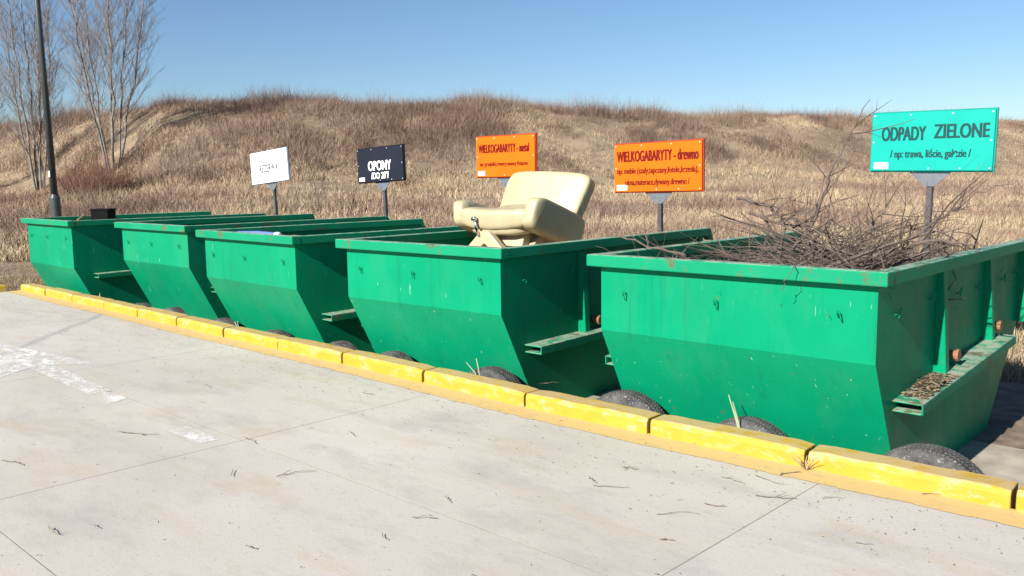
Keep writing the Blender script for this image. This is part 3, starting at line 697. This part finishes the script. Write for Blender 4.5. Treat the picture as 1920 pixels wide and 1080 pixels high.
# ---------------------------------------------------------------- dry grass and scrub over field and bank
def blades(name,label,n,hmin,hmax,wd,pal,fn,rmin,rmax,spread,nb,azr=(-77,-9),power=1.0):
    az=np.radians(rng.uniform(azr[0],azr[1],n)); r1=np.interp(np.degrees(az),_az,_r1)
    f=rng.random(n)**power; r=rmin+(np.minimum(rmax,r1*1.06)-rmin)*f
    x=r*np.sin(az); y=r*np.cos(az)
    p=fn(x,y,r/r1); keep=(rng.random(n)<p)&~((y<8.4)&(x>-15.2))&~((y<4.6)&(x>-14.6)); x,y,r=x[keep],y[keep],r[keep]; n=len(x)
    hh=rng.uniform(hmin,hmax,n)*(.35+1.3*fbm(x*.3,y*.3)**1.5*1.6)
    ci=np.clip((fbm(x*.22+40,y*.22)*1.6-.3)*len(pal)+rng.normal(0,.55,n),0,len(pal)-1).astype(int); col=np.array(pal)[ci]*rng.uniform(.75,1.25,(n,1))
    x=np.repeat(x,nb); y=np.repeat(y,nb); hh=np.repeat(hh,nb)*rng.uniform(.55,1.1,n*nb); col=np.repeat(col,nb,0); N=n*nb
    x=x+rng.normal(0,spread,N); y=y+rng.normal(0,spread,N); z=terrain(x,y)-.03
    a=rng.uniform(0,2*np.pi,N); le=rng.normal(0,.8,N)*hh; la=rng.uniform(0,2*np.pi,N); ww=wd*rng.uniform(.6,1.3,N)
    v=np.empty((N,3,3)); v[:,0]=np.stack([x-np.cos(a)*ww,y-np.sin(a)*ww,z],-1); v[:,1]=np.stack([x+np.cos(a)*ww,y+np.sin(a)*ww,z],-1); v[:,2]=np.stack([x+np.cos(la)*le,y+np.sin(la)*le,z+hh],-1)
    o=big_mesh(name,v.reshape(-1,3),np.arange(N*3).reshape(-1,3),np.repeat(col,3,0),GRASSM); tag(o,label,'grass' if 'grass' in name else 'scrub',kind='stuff'); return o
STRAWS=[(.22,.15,.108),(.28,.20,.14),(.36,.265,.178),(.42,.325,.21),(.24,.18,.115)]
BROWN=[(.14,.09,.07),(.185,.12,.095),(.24,.165,.125),(.20,.15,.12)]
GREENS=[(.10,.115,.04),(.16,.15,.06),(.25,.2,.11)]
pg=lambda x,y,s:.12+.88*np.clip((fbm(x*.2,y*.2)-.40)*8,0,1)
blades('dry_grass','straw coloured dry grass covering field and bank',120000,.10,.36,.016,STRAWS,pg,24,120,.16,6)
blades('dry_grass','straw coloured dry grass on the field just behind the signs',26000,.12,.34,.008,STRAWS,pg,8.5,30,.09,6,(-70,-9),.7)
def ps(x,y,s):
    az=np.degrees(np.arctan2(x,y)); k=.16*np.exp(-((az+61)/6)**2-((s-.78)/.13)**2)
    return np.clip((fbm(x*.16+9,y*.16+3)+k-.475)*7,0,1)*(np.clip((s-.72)*8,0,1)+.5*(s<.63)*(s>.3))
blades('dry_scrub','purple brown bare scrub growing in patches over the bank',60000,.3,.95,.011,BROWN,ps,20,120,.2,6)
def pk(x,y,s): return np.clip((fbm(x*.45+31,y*.45+8,3)-.60)*12,0,1)*(s>.7)*.9
blades('dry_scrub','low dark bramble clumps dotted over bank and field',52000,.35,.95,.014,[(.10,.07,.052),(.13,.088,.066),(.17,.115,.085)],pk,24,120,.22,6)
def pc(x,y,s): return (s>.93)*np.clip((fbm(x*.2+70,y*.2)-.3)*3,.1,1)
blades('dry_scrub','bare stalks standing along the top of the bank',26000,.5,1.4,.010,BROWN+[(.27,.2,.13)],pc,50,140,.15,4)
blades('short_grass','short greenish grass beside the end of the kerb',16000,.04,.12,.006,GREENS+STRAWS[:2],lambda x,y,s:np.ones_like(x),9,30,.06,6,(-86,-66),.8)
blades('dry_grass','tufts of dry grass on soil beside the heaped skip',2600,.08,.25,.006,STRAWS+GREENS,lambda x,y,s:np.ones_like(x)*.9,8.5,14,.05,7,(-16,0),1)
